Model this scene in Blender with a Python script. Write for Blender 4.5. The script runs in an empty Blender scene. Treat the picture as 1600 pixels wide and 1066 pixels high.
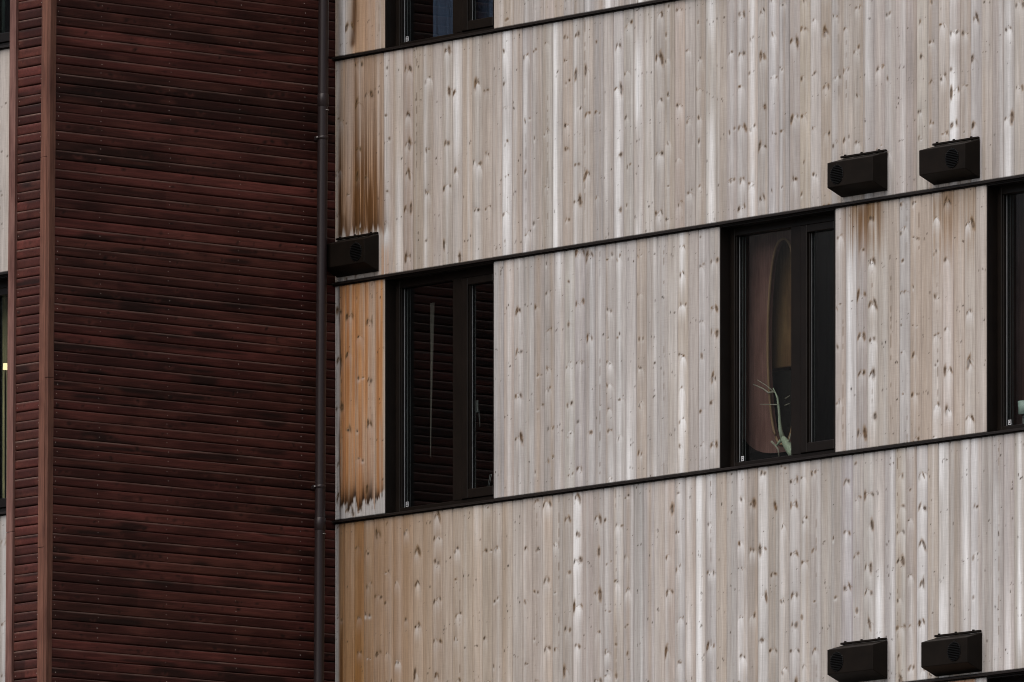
import bpy, bmesh, math, random
import numpy as np
from mathutils import Vector, Matrix

random.seed(7)
RNG = np.random.default_rng(11)
sc = bpy.context.scene
COL = sc.collection

# ------------------------------------------------------------------ levels (metres)
L_TOP, L_HEAD, L_SILL, L_LOW = 13.843, 12.434, 10.948, 9.528      # undersides of the boarded bands
GAP = 0.028                                                     # room the metal flashing takes
WIN_X = (0.490, 3.664, 6.064)                                   # left edges of the openings
WIN_W = 1.053
LEAN = 0.0092                                                   # the red stairwell stands a little out of plumb
LEFT_Y = -1.89                                                  # plane of the facade slice beyond the stairwell

# ------------------------------------------------------------------ materials
def new_mat(name):
    m = bpy.data.materials.new(name); m.use_nodes = True
    nt = m.node_tree
    return m, nt, nt.nodes, nt.links, nt.nodes['Principled BSDF']

def grain_chain(nt, scale, detail=4, rough=0.6, dist=0.0):
    n, l = nt.nodes, nt.links
    tc = n.new('ShaderNodeTexCoord'); mp = n.new('ShaderNodeMapping')
    mp.inputs['Scale'].default_value = scale
    l.new(tc.outputs['Object'], mp.inputs['Vector'])
    no = n.new('ShaderNodeTexNoise'); no.inputs['Scale'].default_value = 1.0
    no.inputs['Detail'].default_value = detail; no.inputs['Roughness'].default_value = rough
    no.inputs['Distortion'].default_value = dist
    l.new(mp.outputs['Vector'], no.inputs['Vector'])
    return no.outputs['Fac']

def ramp(nt, fac, lo, hi, c0, c1):
    r = nt.nodes.new('ShaderNodeValToRGB')
    r.color_ramp.elements[0].position = lo; r.color_ramp.elements[1].position = hi
    r.color_ramp.elements[0].color = (*c0, 1) if len(c0) == 3 else c0
    r.color_ramp.elements[1].color = (*c1, 1) if len(c1) == 3 else c1
    nt.links.new(fac, r.inputs['Fac'])
    return r.outputs['Color']

def mult(nt, a, b, fac=1.0):
    x = nt.nodes.new('ShaderNodeMix'); x.data_type = 'RGBA'; x.blend_type = 'MULTIPLY'
    x.inputs['Factor'].default_value = fac
    nt.links.new(a, x.inputs[6]); nt.links.new(b, x.inputs[7])
    return x.outputs[2]

def attr_wood(name, along, rough, spec, g0, g1, bump):
    """boards: colour of each board, its knots, stains and painted light come as a mesh attribute, the fine grain from nodes"""
    m, nt, n, l, b = new_mat(name)
    at = n.new('ShaderNodeAttribute'); at.attribute_name = 'wood_colour'
    sc1 = (260, 260, 7) if along == 'z' else (260, 7, 260)
    sc2 = (60, 60, 3) if along == 'z' else (60, 3, 60)
    sc3 = (9, 9, 230) if along == 'z' else (9, 230, 9)
    f1 = grain_chain(nt, sc1, 3); f2 = grain_chain(nt, sc2, 4, 0.65, 0.4); f3 = grain_chain(nt, sc3, 2)
    c = mult(nt, at.outputs['Color'], ramp(nt, f1, 0.3, 0.7, (g0,) * 3, (g1,) * 3))
    c = mult(nt, c, ramp(nt, f2, 0.3, 0.72, (g0, g0 * .985, g0 * .97), (g1,) * 3))
    c = mult(nt, c, ramp(nt, f3, 0.35, 0.65, (.955,) * 3, (1.03,) * 3))
    l.new(c, b.inputs['Base Color'])
    b.inputs['Roughness'].default_value = rough
    b.inputs['Specular IOR Level'].default_value = spec
    bp = n.new('ShaderNodeBump'); bp.inputs['Strength'].default_value = bump; bp.inputs['Distance'].default_value = 0.002
    l.new(f1, bp.inputs['Height']); l.new(bp.outputs['Normal'], b.inputs['Normal'])
    return m

def plain(name, base, rough=0.5, spec=0.5, metal=0.0, vary=0.12, scale=(30, 30, 30), bump=0.0):
    m, nt, n, l, b = new_mat(name)
    f = grain_chain(nt, scale, 5)
    lo = tuple(v * (1 - vary) for v in base); hi = tuple(v * (1 + vary) for v in base)
    l.new(ramp(nt, f, 0.3, 0.7, lo, hi), b.inputs['Base Color'])
    b.inputs['Roughness'].default_value = rough; b.inputs['Specular IOR Level'].default_value = spec
    b.inputs['Metallic'].default_value = metal
    if bump:
        bp = n.new('ShaderNodeBump'); bp.inputs['Strength'].default_value = bump; bp.inputs['Distance'].default_value = 0.003
        l.new(f, bp.inputs['Height']); l.new(bp.outputs['Normal'], b.inputs['Normal'])
    return m

M = {}
M['pale'] = attr_wood('weathered_spruce', 'z', 0.55, 0.2, 0.84, 1.08, 0.25)
M['red'] = attr_wood('red_stained_boards', 'y', 0.55, 0.12, 0.72, 1.2, 0.3)
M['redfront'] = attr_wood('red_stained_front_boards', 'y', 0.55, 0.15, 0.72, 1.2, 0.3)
def post_mat(name, c0, c1):
    m, nt, n, l, b = new_mat(name)
    f1 = grain_chain(nt, (70, 70, 2.2), 5, .65, .6); f2 = grain_chain(nt, (260, 260, 9), 3); f3 = grain_chain(nt, (9, 9, 2.5), 3)
    c = mult(nt, ramp(nt, f1, .28, .72, c0, c1), ramp(nt, f2, .3, .7, (.78,) * 3, (1.12,) * 3))
    c = mult(nt, c, ramp(nt, f3, .30, .55, (.58, .47, .44), (1.05, 1.05, 1.05)))
    l.new(c, b.inputs['Base Color']); b.inputs['Roughness'].default_value = .6; b.inputs['Specular IOR Level'].default_value = .3
    return m
M['post'] = post_mat('corner_post_wood', (.080, .030, .019), (.165, .070, .045))
M['postpink'] = post_mat('corner_post_faded_wood', (.10, .044, .035), (.19, .098, .080))
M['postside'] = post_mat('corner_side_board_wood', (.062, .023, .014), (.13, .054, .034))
M['flash'] = plain('dark_brown_flashing', (.013, .0098, .0088), .42, .25, 0, .3, (3, 40, 40))
M['frame'] = plain('dark_brown_window_paint', (.0070, .0048, .0036), .42, .2, 0, .25, (8, 8, 8))
M['bead'] = plain('grey_glazing_bead', (.17, .175, .18), .35, .5)
M['vent'] = plain('brown_black_sheet_metal', (.0062, .0042, .0029), .55, .1, 0, .3, (9, 9, 14))
M['grille'] = plain('vent_grille_dark', (.0035, .0035, .0038), .5, .12)
M['pipe'] = plain('brown_grey_downpipe', (.0215, .0145, .0148), .36, .35, .1, .12, (20, 20, 2))
M['zinc'] = plain('bright_zinc', (.40, .39, .38), .3, .5, .7)
M['nail'] = plain('zinc_nail_head', (.34, .27, .24), .5, .5, .0)
M['core'] = plain('dark_sheathing', (.012, .011, .010), .9, .1)
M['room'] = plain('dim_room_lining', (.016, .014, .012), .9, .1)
M['label'] = plain('white_sticker', (.50, .51, .53), .5)
M['ink'] = plain('black_print', (.02, .02, .02), .6)
M['handle'] = plain('satin_handle', (.5, .5, .5), .3, .5, .6)
M['plant'] = plain('pale_green_stem', (.40, .44, .33), .5, .4, 0, .25, (40, 40, 20))
M['twig'] = plain('pale_dry_twig', (.34, .30, .24), .6, .3, 0, .2)
M['screen'] = post_mat('purple_brown_veneer_and_reflection', (.17, .078, .070), (.30, .150, .130))
M['rim'] = post_mat('tan_reflection_edge', (.26, .15, .085), (.40, .24, .14))
M['reflection_box'] = post_mat('brown_reflection_tone', (.19, .105, .05), (.32, .185, .09))
M['blue'] = plain('slate_blue_cloth', (.06, .085, .15), .85, .2, 0, .2, (60, 60, 4))
M['green'] = plain('sea_green_cloth', (.46, .66, .58), .85, .2, 0, .35, (45, 45, 3))
M['olive'] = plain('olive_cloth', (.50, .44, .26), .85, .2, 0, .35, (30, 30, 3))
M['sheer'] = plain('pale_sheer_cloth', (.16, .145, .13), .9, .1, 0, .2, (40, 40, 6))
M['mint'] = plain('pale_mint_ceramic', (.5, .6, .56), .35, .5, 0, .06)
M['wire'] = plain('black_rubber', (.006, .006, .006), .5)
M['fabric_dark'] = plain('black_upholstery', (.003, .003, .0033), .9, .02)

def glass_mat():
    m = bpy.data.materials.new('coated_window_glass'); m.use_nodes = True
    nt = m.node_tree; n, l = nt.nodes, nt.links; n.clear()
    out = n.new('ShaderNodeOutputMaterial'); mix = n.new('ShaderNodeMixShader')
    tr = n.new('ShaderNodeBsdfTransparent'); tr.inputs['Color'].default_value = (.80, .83, .82, 1)
    gl = n.new('ShaderNodeBsdfGlossy'); gl.inputs['Roughness'].default_value = .0
    gl.inputs['Color'].default_value = (.95, .97, 1, 1)
    lw = n.new('ShaderNodeLayerWeight'); lw.inputs['Blend'].default_value = .5
    pw = n.new('ShaderNodeMath'); pw.operation = 'POWER'; pw.inputs[1].default_value = 5
    l.new(lw.outputs['Facing'], pw.inputs[0])
    fr = n.new('ShaderNodeMath'); fr.operation = 'MULTIPLY_ADD'; fr.inputs[1].default_value = .90; fr.inputs[2].default_value = .095
    l.new(pw.outputs[0], fr.inputs[0])
    f = grain_chain(nt, (1.6, 1.6, 1.1), 1)
    bp = n.new('ShaderNodeBump'); bp.inputs['Strength'].default_value = .05; bp.inputs['Distance'].default_value = .01
    l.new(f, bp.inputs['Height']); l.new(bp.outputs['Normal'], gl.inputs['Normal'])
    l.new(fr.outputs[0], mix.inputs['Fac']); l.new(tr.outputs['BSDF'], mix.inputs[1]); l.new(gl.outputs['BSDF'], mix.inputs[2])
    l.new(mix.outputs['Shader'], out.inputs['Surface'])
    return m
M['glass'] = glass_mat()
def lit(name, col, st):
    m, nt, n, l, b = new_mat(name)
    b.inputs['Base Color'].default_value = (*col, 1); b.inputs['Emission Color'].default_value = (*col, 1)
    b.inputs['Emission Strength'].default_value = st
    return m
M['lamp'] = lit('warm_lit_shade', (1.0, .72, .40), 1.1)

# ------------------------------------------------------------------ object helpers
def origin(o):
    v = Vector(o.location)
    while o.parent:
        o = o.parent; v += Vector(o.location)
    return v

def link(name, me, mats, parent=None, loc=None):
    o = bpy.data.objects.new(name, me); COL.objects.link(o)
    for m in (mats if isinstance(mats, (list, tuple)) else [mats]):
        if me is not None: me.materials.append(m)
    base = origin(parent) if parent else Vector((0, 0, 0))
    if parent: o.parent = parent
    if loc is not None: o.location = Vector(loc) - base
    else: o.location = (0, 0, 0)
    if me is not None:
        me.transform(Matrix.Translation(-origin(o)))
    return o

def thing(name, label, cat, loc, group=None):
    o = bpy.data.objects.new(name, None); COL.objects.link(o); o.location = loc
    o.empty_display_size = .2
    o['label'] = label; o['category'] = cat
    if group: o['group'] = group
    return o

def tag(o, label, cat, group=None):
    o['label'] = label; o['category'] = cat
    if group: o['group'] = group
    return o

class MB:
    """collects shapes (world coordinates) for ONE mesh"""
    def __init__(self): self.bm = bmesh.new()
    def box(self, x0, x1, y0, y1, z0, z1, bevel=0.0, mat=0):
        r = bmesh.ops.create_cube(self.bm, size=1.0)
        vs = r['verts']
        for v in vs:
            v.co = Vector(((x0 + x1) / 2 + v.co.x * (x1 - x0), (y0 + y1) / 2 + v.co.y * (y1 - y0), (z0 + z1) / 2 + v.co.z * (z1 - z0)))
        fs = {f for v in vs for f in v.link_faces}
        for f in fs: f.material_index = mat
        if bevel:
            es = {e for v in vs for e in v.link_edges}
            r2 = bmesh.ops.bevel(self.bm, geom=list(es), offset=bevel, segments=2, affect='EDGES', profile=.5)
            for f in r2['faces']: f.material_index = mat
        return self
    def tube(self, pts, radii, seg=12, cap=True, mat=0):
        rings = []
        pts = [Vector(p) for p in pts]
        for i, p in enumerate(pts):
            d = (pts[min(i + 1, len(pts) - 1)] - pts[max(i - 1, 0)]).normalized()
            a = d.orthogonal().normalized() if abs(d.z) > .9 else d.cross(Vector((0, 0, 1))).normalized()
            if i and abs(d.z) > .9:
                a = (a0 - d * a0.dot(d)).normalized()
            a0 = a
            b = d.cross(a)
            r = radii[i] if isinstance(radii, (list, tuple)) else radii
            rings.append([self.bm.verts.new(p + (a * math.cos(t) + b * math.sin(t)) * r) for t in [2 * math.pi * k / seg for k in range(seg)]])
        for A, B in zip(rings, rings[1:]):
            for k in range(seg):
                f = self.bm.faces.new((A[k], A[(k + 1) % seg], B[(k + 1) % seg], B[k])); f.smooth = True; f.material_index = mat
        if cap:
            self.bm.faces.new(list(reversed(rings[0]))).material_index = mat
            self.bm.faces.new(rings[-1]).material_index = mat
        return self
    def extrude_x(self, prof, x0, x1, mat=0):
        """closed (y,z) outline extruded along x"""
        A = [self.bm.verts.new((x0, y, z)) for y, z in prof]; B = [self.bm.verts.new((x1, y, z)) for y, z in prof]
        n = len(prof)
        for k in range(n):
            self.bm.faces.new((A[k], A[(k + 1) % n], B[(k + 1) % n], B[k])).material_index = mat
        self.bm.faces.new(list(reversed(A))).material_index = mat; self.bm.faces.new(B).material_index = mat
        return self
    def prism_y(self, outline, y0, y1, mat=0):
        """closed (x,z) outline with thickness along y"""
        A = [self.bm.verts.new((x, y0, z)) for x, z in outline]; B = [self.bm.verts.new((x, y1, z)) for x, z in outline]
        n = len(outline)
        for k in range(n):
            self.bm.faces.new((A[k], A[(k + 1) % n], B[(k + 1) % n], B[k])).material_index = mat
        self.bm.faces.new(list(reversed(A))).material_index = mat; self.bm.faces.new(B).material_index = mat
        return self
    def shear(self):
        for v in self.bm.verts: v.co.y += LEAN * (v.co.z - 12.0)
        return self
    def build(self, name, mats, parent=None, loc=None):
        bmesh.ops.recalc_face_normals(self.bm, faces=self.bm.faces[:])
        me = bpy.data.meshes.new(name); self.bm.to_mesh(me); self.bm.free()
        return link(name, me, mats, parent, loc)

def grid_mesh(name, P, C, mats, parent, flip=False):
    """P (nz,nx,3) points, C (nz,nx,3) colours -> one mesh"""
    nz, nx, _ = P.shape
    me = bpy.data.meshes.new(name)
    idx = np.arange(nz * nx, dtype=np.int32).reshape(nz, nx)
    a, b, c, d = idx[:-1, :-1], idx[:-1, 1:], idx[1:, 1:], idx[1:, :-1]
    q = np.stack((a, b, c, d) if not flip else (a, d, c, b), -1).reshape(-1, 4)
    nf = len(q)
    me.vertices.add(nz * nx); me.vertices.foreach_set('co', P.astype(np.float32).ravel())
    me.loops.add(nf * 4); me.loops.foreach_set('vertex_index', q.ravel().astype(np.int32))
    me.polygons.add(nf); me.polygons.foreach_set('loop_start', np.arange(0, nf * 4, 4, dtype=np.int32))
    me.update(calc_edges=True)
    at = me.attributes.new('wood_colour', 'FLOAT_COLOR', 'POINT')
    at.data.foreach_set('color', np.concatenate((C, np.ones((nz, nx, 1))), -1).astype(np.float32).ravel())
    me.validate()
    return link(name, me, mats, parent)

# ------------------------------------------------------------------ numpy noise
def n1(x, scale, seed):
    r = np.random.default_rng(seed).random(4096)
    t = np.asarray(x) * scale + 1000.3; i = np.floor(t).astype(int); f = t - i; f = f * f * (3 - 2 * f)
    return r[i % 4096] * (1 - f) + r[(i + 1) % 4096] * f
def n2(x, z, sx, sz, seed):
    r = np.random.default_rng(seed).random((256, 256))
    a = x * sx + 77.7; b = z * sz + 55.1
    i = np.floor(a).astype(int); j = np.floor(b).astype(int); fa = a - i; fb = b - j
    fa = fa * fa * (3 - 2 * fa); fb = fb * fb * (3 - 2 * fb)
    i0, i1, j0, j1 = i % 256, (i + 1) % 256, j % 256, (j + 1) % 256
    return (r[i0, j0] * (1 - fa) + r[i1, j0] * fa) * (1 - fb) + (r[i0, j1] * (1 - fa) + r[i1, j1] * fa) * fb
def sst(a, b, x):
    t = np.clip((x - a) / (b - a), 0, 1); return t * t * (3 - 2 * t)
def mixc(C, col, f):
    f = np.clip(f, 0, 1)[..., None]
    return C * (1 - f) + np.asarray(col) * f

# ------------------------------------------------------------------ pale vertical boards
PITCH = 0.095
NEUTRAL, TAN = np.array((.372, .352, .346)), np.array((.415, .335, .268))
SILVER, ORANGE = np.array((.70, .705, .72)), np.array((.46, .225, .090))
BROWN, BLACK = np.array((.092, .038, .010)), np.array((.020, .009, .004))
KNOT = np.array((.062, .034, .014))

def knots_for_board(rs, z0, z1, style):
    """(u, z, half width m, half height m, slant, kind) list"""
    out = []
    step = rs.uniform(.20, .46)
    z = z0 - rs.uniform(0, step)
    while z < z1:
        z += step * rs.uniform(.6, 1.35)
        if style == 0:                         # strong whorls with long oval knots and pale flames below
            side = rs.choice((-1, 1))
            k = rs.integers(1, 4)
            u = .5 + side * rs.uniform(.1, .34)
            if rs.random() < .5: out.append((u, z, rs.uniform(.009, .016), rs.uniform(.018, .040), side * rs.uniform(-.1, .6) * rs.uniform(.3, 1), 'spike'))
            else: out.append((u, z, rs.uniform(.007, .015), rs.uniform(.008, .017), rs.uniform(-.3, .3), 'round'))
            if k > 1: out.append((1 - u + rs.uniform(-.08, .08), z + rs.uniform(-.008, .014), rs.uniform(.006, .010), rs.uniform(.008, .022), side * -rs.uniform(0, .6), 'round'))
            if k > 2: out.append((.5 + rs.uniform(-.1, .1), z + rs.uniform(-.03, .03), rs.uniform(.003, .005), rs.uniform(.003, .006), 0, 'pin'))
        elif style == 1:                       # pin knots
            for _ in range(rs.integers(1, 4)):
                out.append((rs.uniform(.1, .9), z + rs.uniform(-.03, .03), rs.uniform(.004, .0085), rs.uniform(.005, .012), rs.uniform(-.3, .3), 'pin'))
        else:                                  # pairs of small round knots
            u = rs.uniform(.15, .45)
            out.append((u, z, rs.uniform(.004, .0115), rs.uniform(.005, .016), rs.uniform(-.4, .4), 'round'))
            if rs.random() < .62: out.append((u + rs.uniform(.16, .5), z + rs.uniform(-.016, .028), rs.uniform(.0035, .010), rs.uniform(.004, .013), rs.uniform(-.4, .4), 'round'))
    for _ in range(int((z1 - z0) * rs.uniform(1, 5))):
        out.append((rs.uniform(.08, .92), rs.uniform(z0, z1), rs.uniform(.0025, .004), rs.uniform(.003, .005), 0, 'pin'))
    return out

def pale_panel(parent, xa, xb, zs, y0, seed, stain=None, cols=14, detail=True, tan=None):
    rs = np.random.default_rng(seed)
    zs = np.asarray(zs); nz = len(zs)
    n = max(1, int(round((xb - xa) / PITCH))); p = (xb - xa) / n
    uu = np.concatenate(([0.0, .028], np.linspace(.07, .93, cols - 3), [.972]))
    prof = np.where(uu < .01, .0070, np.where((uu < .03) | (uu > .97), .0014, -.0022 * (1 - (2 * uu - 1) ** 2)))
    X, Y, Cc = [], [], []
    Z = np.repeat(zs[:, None], cols, 1)
    for i in range(n):
        x0 = xa + i * p
        U = np.repeat(uu[None], nz, 0); Xw = x0 + U * p
        off = rs.normal(0, .0007)
        yy = np.repeat((y0 + prof + off)[None], nz, 0)
        gx = x0 + p / 2
        tanw = tan if tan is not None else float(np.clip(.92 - gx / 2.9, .14, 1))
        tanw = np.clip(tanw + rs.normal(0, .17), 0, 1)
        base = NEUTRAL * (1 - tanw) + TAN * tanw
        base = base * rs.uniform(.88, 1.08) * np.array((1, 1 + rs.normal(0, .006), 1 + rs.normal(0, .018)))
        C = np.repeat(np.repeat(base[None, None], nz, 0), cols, 1)
        style = rs.choice((0, 1, 2), p=(.28, .34, .38))
        # heartwood / sapwood bands wandering along the board
        for _ in range(2):
            u1 = rs.uniform(.1, .9) + .12 * (n1(zs, 1.1, int(rs.integers(1e6))) - .5)
            w = rs.uniform(.05, .22)
            band = np.exp(-((U - u1[:, None]) / w) ** 2)
            if rs.random() < .5: C = mixc(C, TAN * .82, band * rs.uniform(.15, .5))
            else: C = mixc(C, SILVER * rs.uniform(.8, 1), band * rs.uniform(.1, .45))
        # silvery sheen of a planed board, painted into its colour
        sil = 0.0
        if rs.random() < .22 + .10 * sst(.5, 3, gx): sil = rs.uniform(.35, 1.0)
        elif rs.random() < .3: sil = rs.uniform(.1, .3)
        if gx < .5: sil *= .35
        if sil:
            u1 = rs.uniform(.3, .6); w = rs.uniform(.22, .42)
            wob = .25 + .85 * sst(.2, .75, n1(zs, 2.0, int(rs.integers(1e6))))
            C = mixc(C, SILVER, np.exp(-((U - u1) / w) ** 2) * sil * wob[:, None])
        C = C * (1 + .16 * (n1(zs, 3.0, int(rs.integers(1e6)))[:, None, None] - .5))
        C = C * (1 + .16 * (n2(Xw, Z, 95, 1.6, int(rs.integers(1e6)))[..., None] - .5))
        # shallow milled line, part of the board's pattern
        um = rs.choice((.36, .5, .64)); C = C * (1 - .13 * np.exp(-((U - um) / .028) ** 2) * rs.uniform(.2, 1))[..., None]
        if stain is not None:
            C = stain(C, Xw, Z, rs)
        if detail:
            if rs.random() < .16:               # broken resin lines
                uc = rs.uniform(.2, .85) + .05 * (n1(zs, 2, int(rs.integers(1e6))) - .5)
                on = sst(.52, .7, n1(zs, 38, int(rs.integers(1e6)))) * sst(.25, .5, n1(zs, 3, int(rs.integers(1e6))))
                C = mixc(C, (.13, .085, .05), np.exp(-((U - uc[:, None]) / .04) ** 2) * on[:, None] * .75)
            for (u, z, hw, hh, sl, kind) in knots_for_board(rs, zs[0], zs[-1], style):
                R = max(.13, hh * 3)
                i0, i1 = np.searchsorted(zs, (z - R, z + R))
                if i1 - i0 < 2: continue
                dx = (U[i0:i1] - u) * p; dz = Z[i0:i1] - z
                hw, hh = hw * .82, hh * .85
                ds = dx + sl * dz
                d = np.sqrt((ds / hw) ** 2 + (dz / hh) ** 2)
                d = d * (1 + .35 * (n2(dx + u, dz, 130, 70, int(rs.integers(1e6))) - .5))
                sub = C[i0:i1]
                if kind != 'pin' and (style == 0 or rs.random() < .6):
                    # grain sheen painted round the knot: pale pointed flame below, duller wood above
                    ac = u + (.5 - u) * rs.uniform(.2, .9); az = z + rs.uniform(.0, .02)
                    side_k = rs.uniform(-1, 1)
                    ex = (U[i0:i1] - ac) * p; below = az - Z[i0:i1]
                    half = (.40 * p) * (1 - np.exp(-np.clip(below, 0, None) / rs.uniform(.012, .05)))
                    arch = sst(-.004, .004, half - np.abs(ex)) * (below > 0)
                    fade = np.exp(-np.clip(below, 0, None) / rs.uniform(.025, .12)) * np.clip(1 - below / R, 0, 1)
                    amp = rs.uniform(.1, .8) * (.55 + 1.2 * sil) * (1 if gx > .55 else .35)
                    sub = mixc(sub, SILVER * 1.08, arch * fade * amp)
                    edge = np.exp(-((half - np.abs(ex) * (1 + .5 * side_k * np.sign(ex))) / rs.uniform(.003, .0065)) ** 2) * (below > 0) * np.exp(-np.clip(below, 0, None) / .03)
                    sub = mixc(sub, (.165, .100, .050), edge * (np.exp(-np.clip(below - hh, 0, None) / .018)) * rs.uniform(.05, .75))
                    sub = sub * (1 - .12 * np.exp(-np.clip(-below, 0, None) / .03) * (below <= 0) * np.exp(-(ex / (.35 * p)) ** 2) * rs.uniform(0, 1))[..., None]
                elif kind != 'pin':
                    fl = np.exp(-(dx / (hw * 2.0)) ** 2) * np.exp(-((dz + hh * 1.5) / (hh * 1.2)) ** 2)
                    sub = mixc(sub, SILVER, fl * rs.uniform(.1, .55))  # smaller patch of painted sheen below the knot
                halo = np.exp(-((d - 1.0) / .8) ** 2) * (d > .6)
                if kind != 'pin': sub = mixc(sub, (.21, .130, .062), np.exp(-((d - 1.2) / .42) ** 2) * rs.uniform(.2, .75))
                core = 1 - sst(.62, 1.25, d)
                kc = KNOT * rs.uniform(.45, 1.2)
                if kind == 'spike':
                    kc = np.array((.13, .072, .030)) * rs.uniform(.4, 1.15)
                    ringd = np.exp(-((d - .85) / .22) ** 2)
                    sub = mixc(sub, kc, core * rs.uniform(.7, .95)); sub = mixc(sub, (.045, .027, .014), ringd * .6 * (d < 1.2))
                    dk = 1 - sst(.4, 1.0, np.sqrt(((ds) / (hw * .7)) ** 2 + ((dz - hh * .45) / (hh * .4)) ** 2))
                    sub = mixc(sub, KNOT * .7, dk * .8)
                elif kind == 'round': sub = mixc(sub, kc, core * rs.uniform(.7, 1))
                else: sub = mixc(sub, kc * .8, core * rs.uniform(.45, 1))
                C[i0:i1] = sub
        # nails over the battens behind
        for zn in NAIL_ROWS:
            if rs.random() < .45: continue
            for un in ((.22, .78) if rs.random() < .3 else (rs.uniform(.25, .75),)):
                d = np.sqrt(((U - un) * p / .0038) ** 2 + ((Z - zn - rs.normal(0, .006)) / .0042) ** 2)
                C = mixc(C, (.07, .055, .045), (1 - sst(.6, 1.3, d)) * rs.uniform(.4, .9))
        C[:, 0] *= rs.uniform(.3, 1)  # groove shade painted into the joint column
        X.append(Xw); Y.append(yy); Cc.append(C)
    X.append(np.full((nz, 1), xb)); Y.append(np.full((nz, 1), y0 + .004)); Cc.append(Cc[-1][:, -1:])
    X = np.concatenate(X, 1); Y = np.concatenate(Y, 1); C = np.clip(np.concatenate(Cc, 1), 0, 1)
    Zf = np.repeat(zs[:, None], X.shape[1], 1)
    P = np.stack((X, Y, Zf), -1)
    # returned edges: 14 mm back at the bottom, left and right
    bk = 0.014
    P = np.concatenate((P[:1] + np.array((0, bk, 0)), P, P[-1:] + np.array((0, bk, 0))), 0); C = np.concatenate((C[:1] * 1.0, C, C[-1:]), 0)
    P = np.concatenate((P[:, :1] + np.array((0, bk, 0)), P, P[:, -1:] + np.array((0, bk, 0))), 1); C = np.concatenate((C[:, :1], C, C[:, -1:]), 1)
    return grid_mesh('board_panel', P, C, M['pale'], parent)

NAIL_ROWS = (9.60, 10.2, 10.86, 11.02, 11.68, 12.34, 12.50, 13.1, 13.76, 13.92, 14.4)
DZ = 0.0066
def zr(a, b, dense_a=9.3, dense_b=14.35, coarse=.05):
    z = [a]
    while z[-1] < b - 1e-6:
        step = DZ if dense_a < z[-1] < dense_b else coarse
        z.append(min(b, z[-1] + step))
    if b - z[-2] < .0015: z.pop(-2)
    return np.array(z)

def streak(X, Z, seed, f=170, g=1.5):
    return n2(X, Z, f, g, seed)

def stain_A(C, X, Z, rs):          # spandrel over the middle windows: rusty run-off by the downpipe corner
    s = streak(X, Z, 501); s2 = streak(X, Z, 502, 60, 1.0)
    side = 1 - sst(.34, .60, X); edge = sst(.02, .06, X)
    hgt = .38 + .62 * (1 - sst(12.85, 13.45, Z))
    front = 12.725 + .07 * (n1(X, 55, 503) - .5) + .05 * (n1(X, 170, 504) - .5)
    above = sst(-.03, .022, Z - front + .03 * (s - .5))
    lightboard = np.exp(-((X - .145) / .038) ** 2)       # one pale board stays clean
    C = mixc(C, ORANGE * np.array((.85, .86, .80)), side * edge * hgt * above * (.45 + .5 * s2) * (1 - .6 * lightboard))
    C = mixc(C, BROWN * 1.0 * np.array((1, .95, .7)), side * edge * above * sst(.26, .54, s + .12 * (1 - sst(12.75, 13.15, Z))) * (1 - .85 * sst(13.05, 13.7, Z)) * (1 - .75 * lightboard) * .9)
    C = mixc(C, BROWN * 1.15, np.exp(-((X - .205) / .018) ** 2) * .55 * above * sst(.3, .5, s2 + .2))
    C = mixc(C, BROWN * .5, side * edge * np.exp(-np.clip(Z - front, 0, None) / .09) * above * sst(.28, .5, s2) * .95)
    C = mixc(C, BLACK * 2, np.exp(-((X - .055) / .012) ** 2) * above * (1 - sst(12.9, 13.3, Z)) * .7)
    C = mixc(C, BROWN * .8, np.exp(-((X - .092 + .15 * (Z - 12.79)) / .030) ** 4) * np.exp(-((Z - 12.79) / .060) ** 4) * (.5 + .5 * s2))
    C = mixc(C, SILVER * .7, side * (1 - above) * .4)
    C = mixc(C, ORANGE * .9, np.exp(-((X - .49) / .06) ** 2) * (1 - sst(12.56, 12.66, Z)) * sst(.35, .6, s) * .5)
    return C
def stain_top(C, X, Z, rs):
    s = streak(X, Z, 511, 120)
    C = mixc(C, ORANGE * np.array((.95, 1.1, 1.4)), sst(.15, .2, X) * (1 - sst(.33, .5, X)) * .55)
    C = mixc(C, BROWN * .85, np.exp(-((X - .185 - .012 * np.sin(Z * 9)) / .030) ** 2) * sst(13.88, 13.93, Z + .03 * s) * .95)
    C = mixc(C, SILVER * .85, np.exp(-((X - .085) / .04) ** 2) * .75)
    return C
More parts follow.
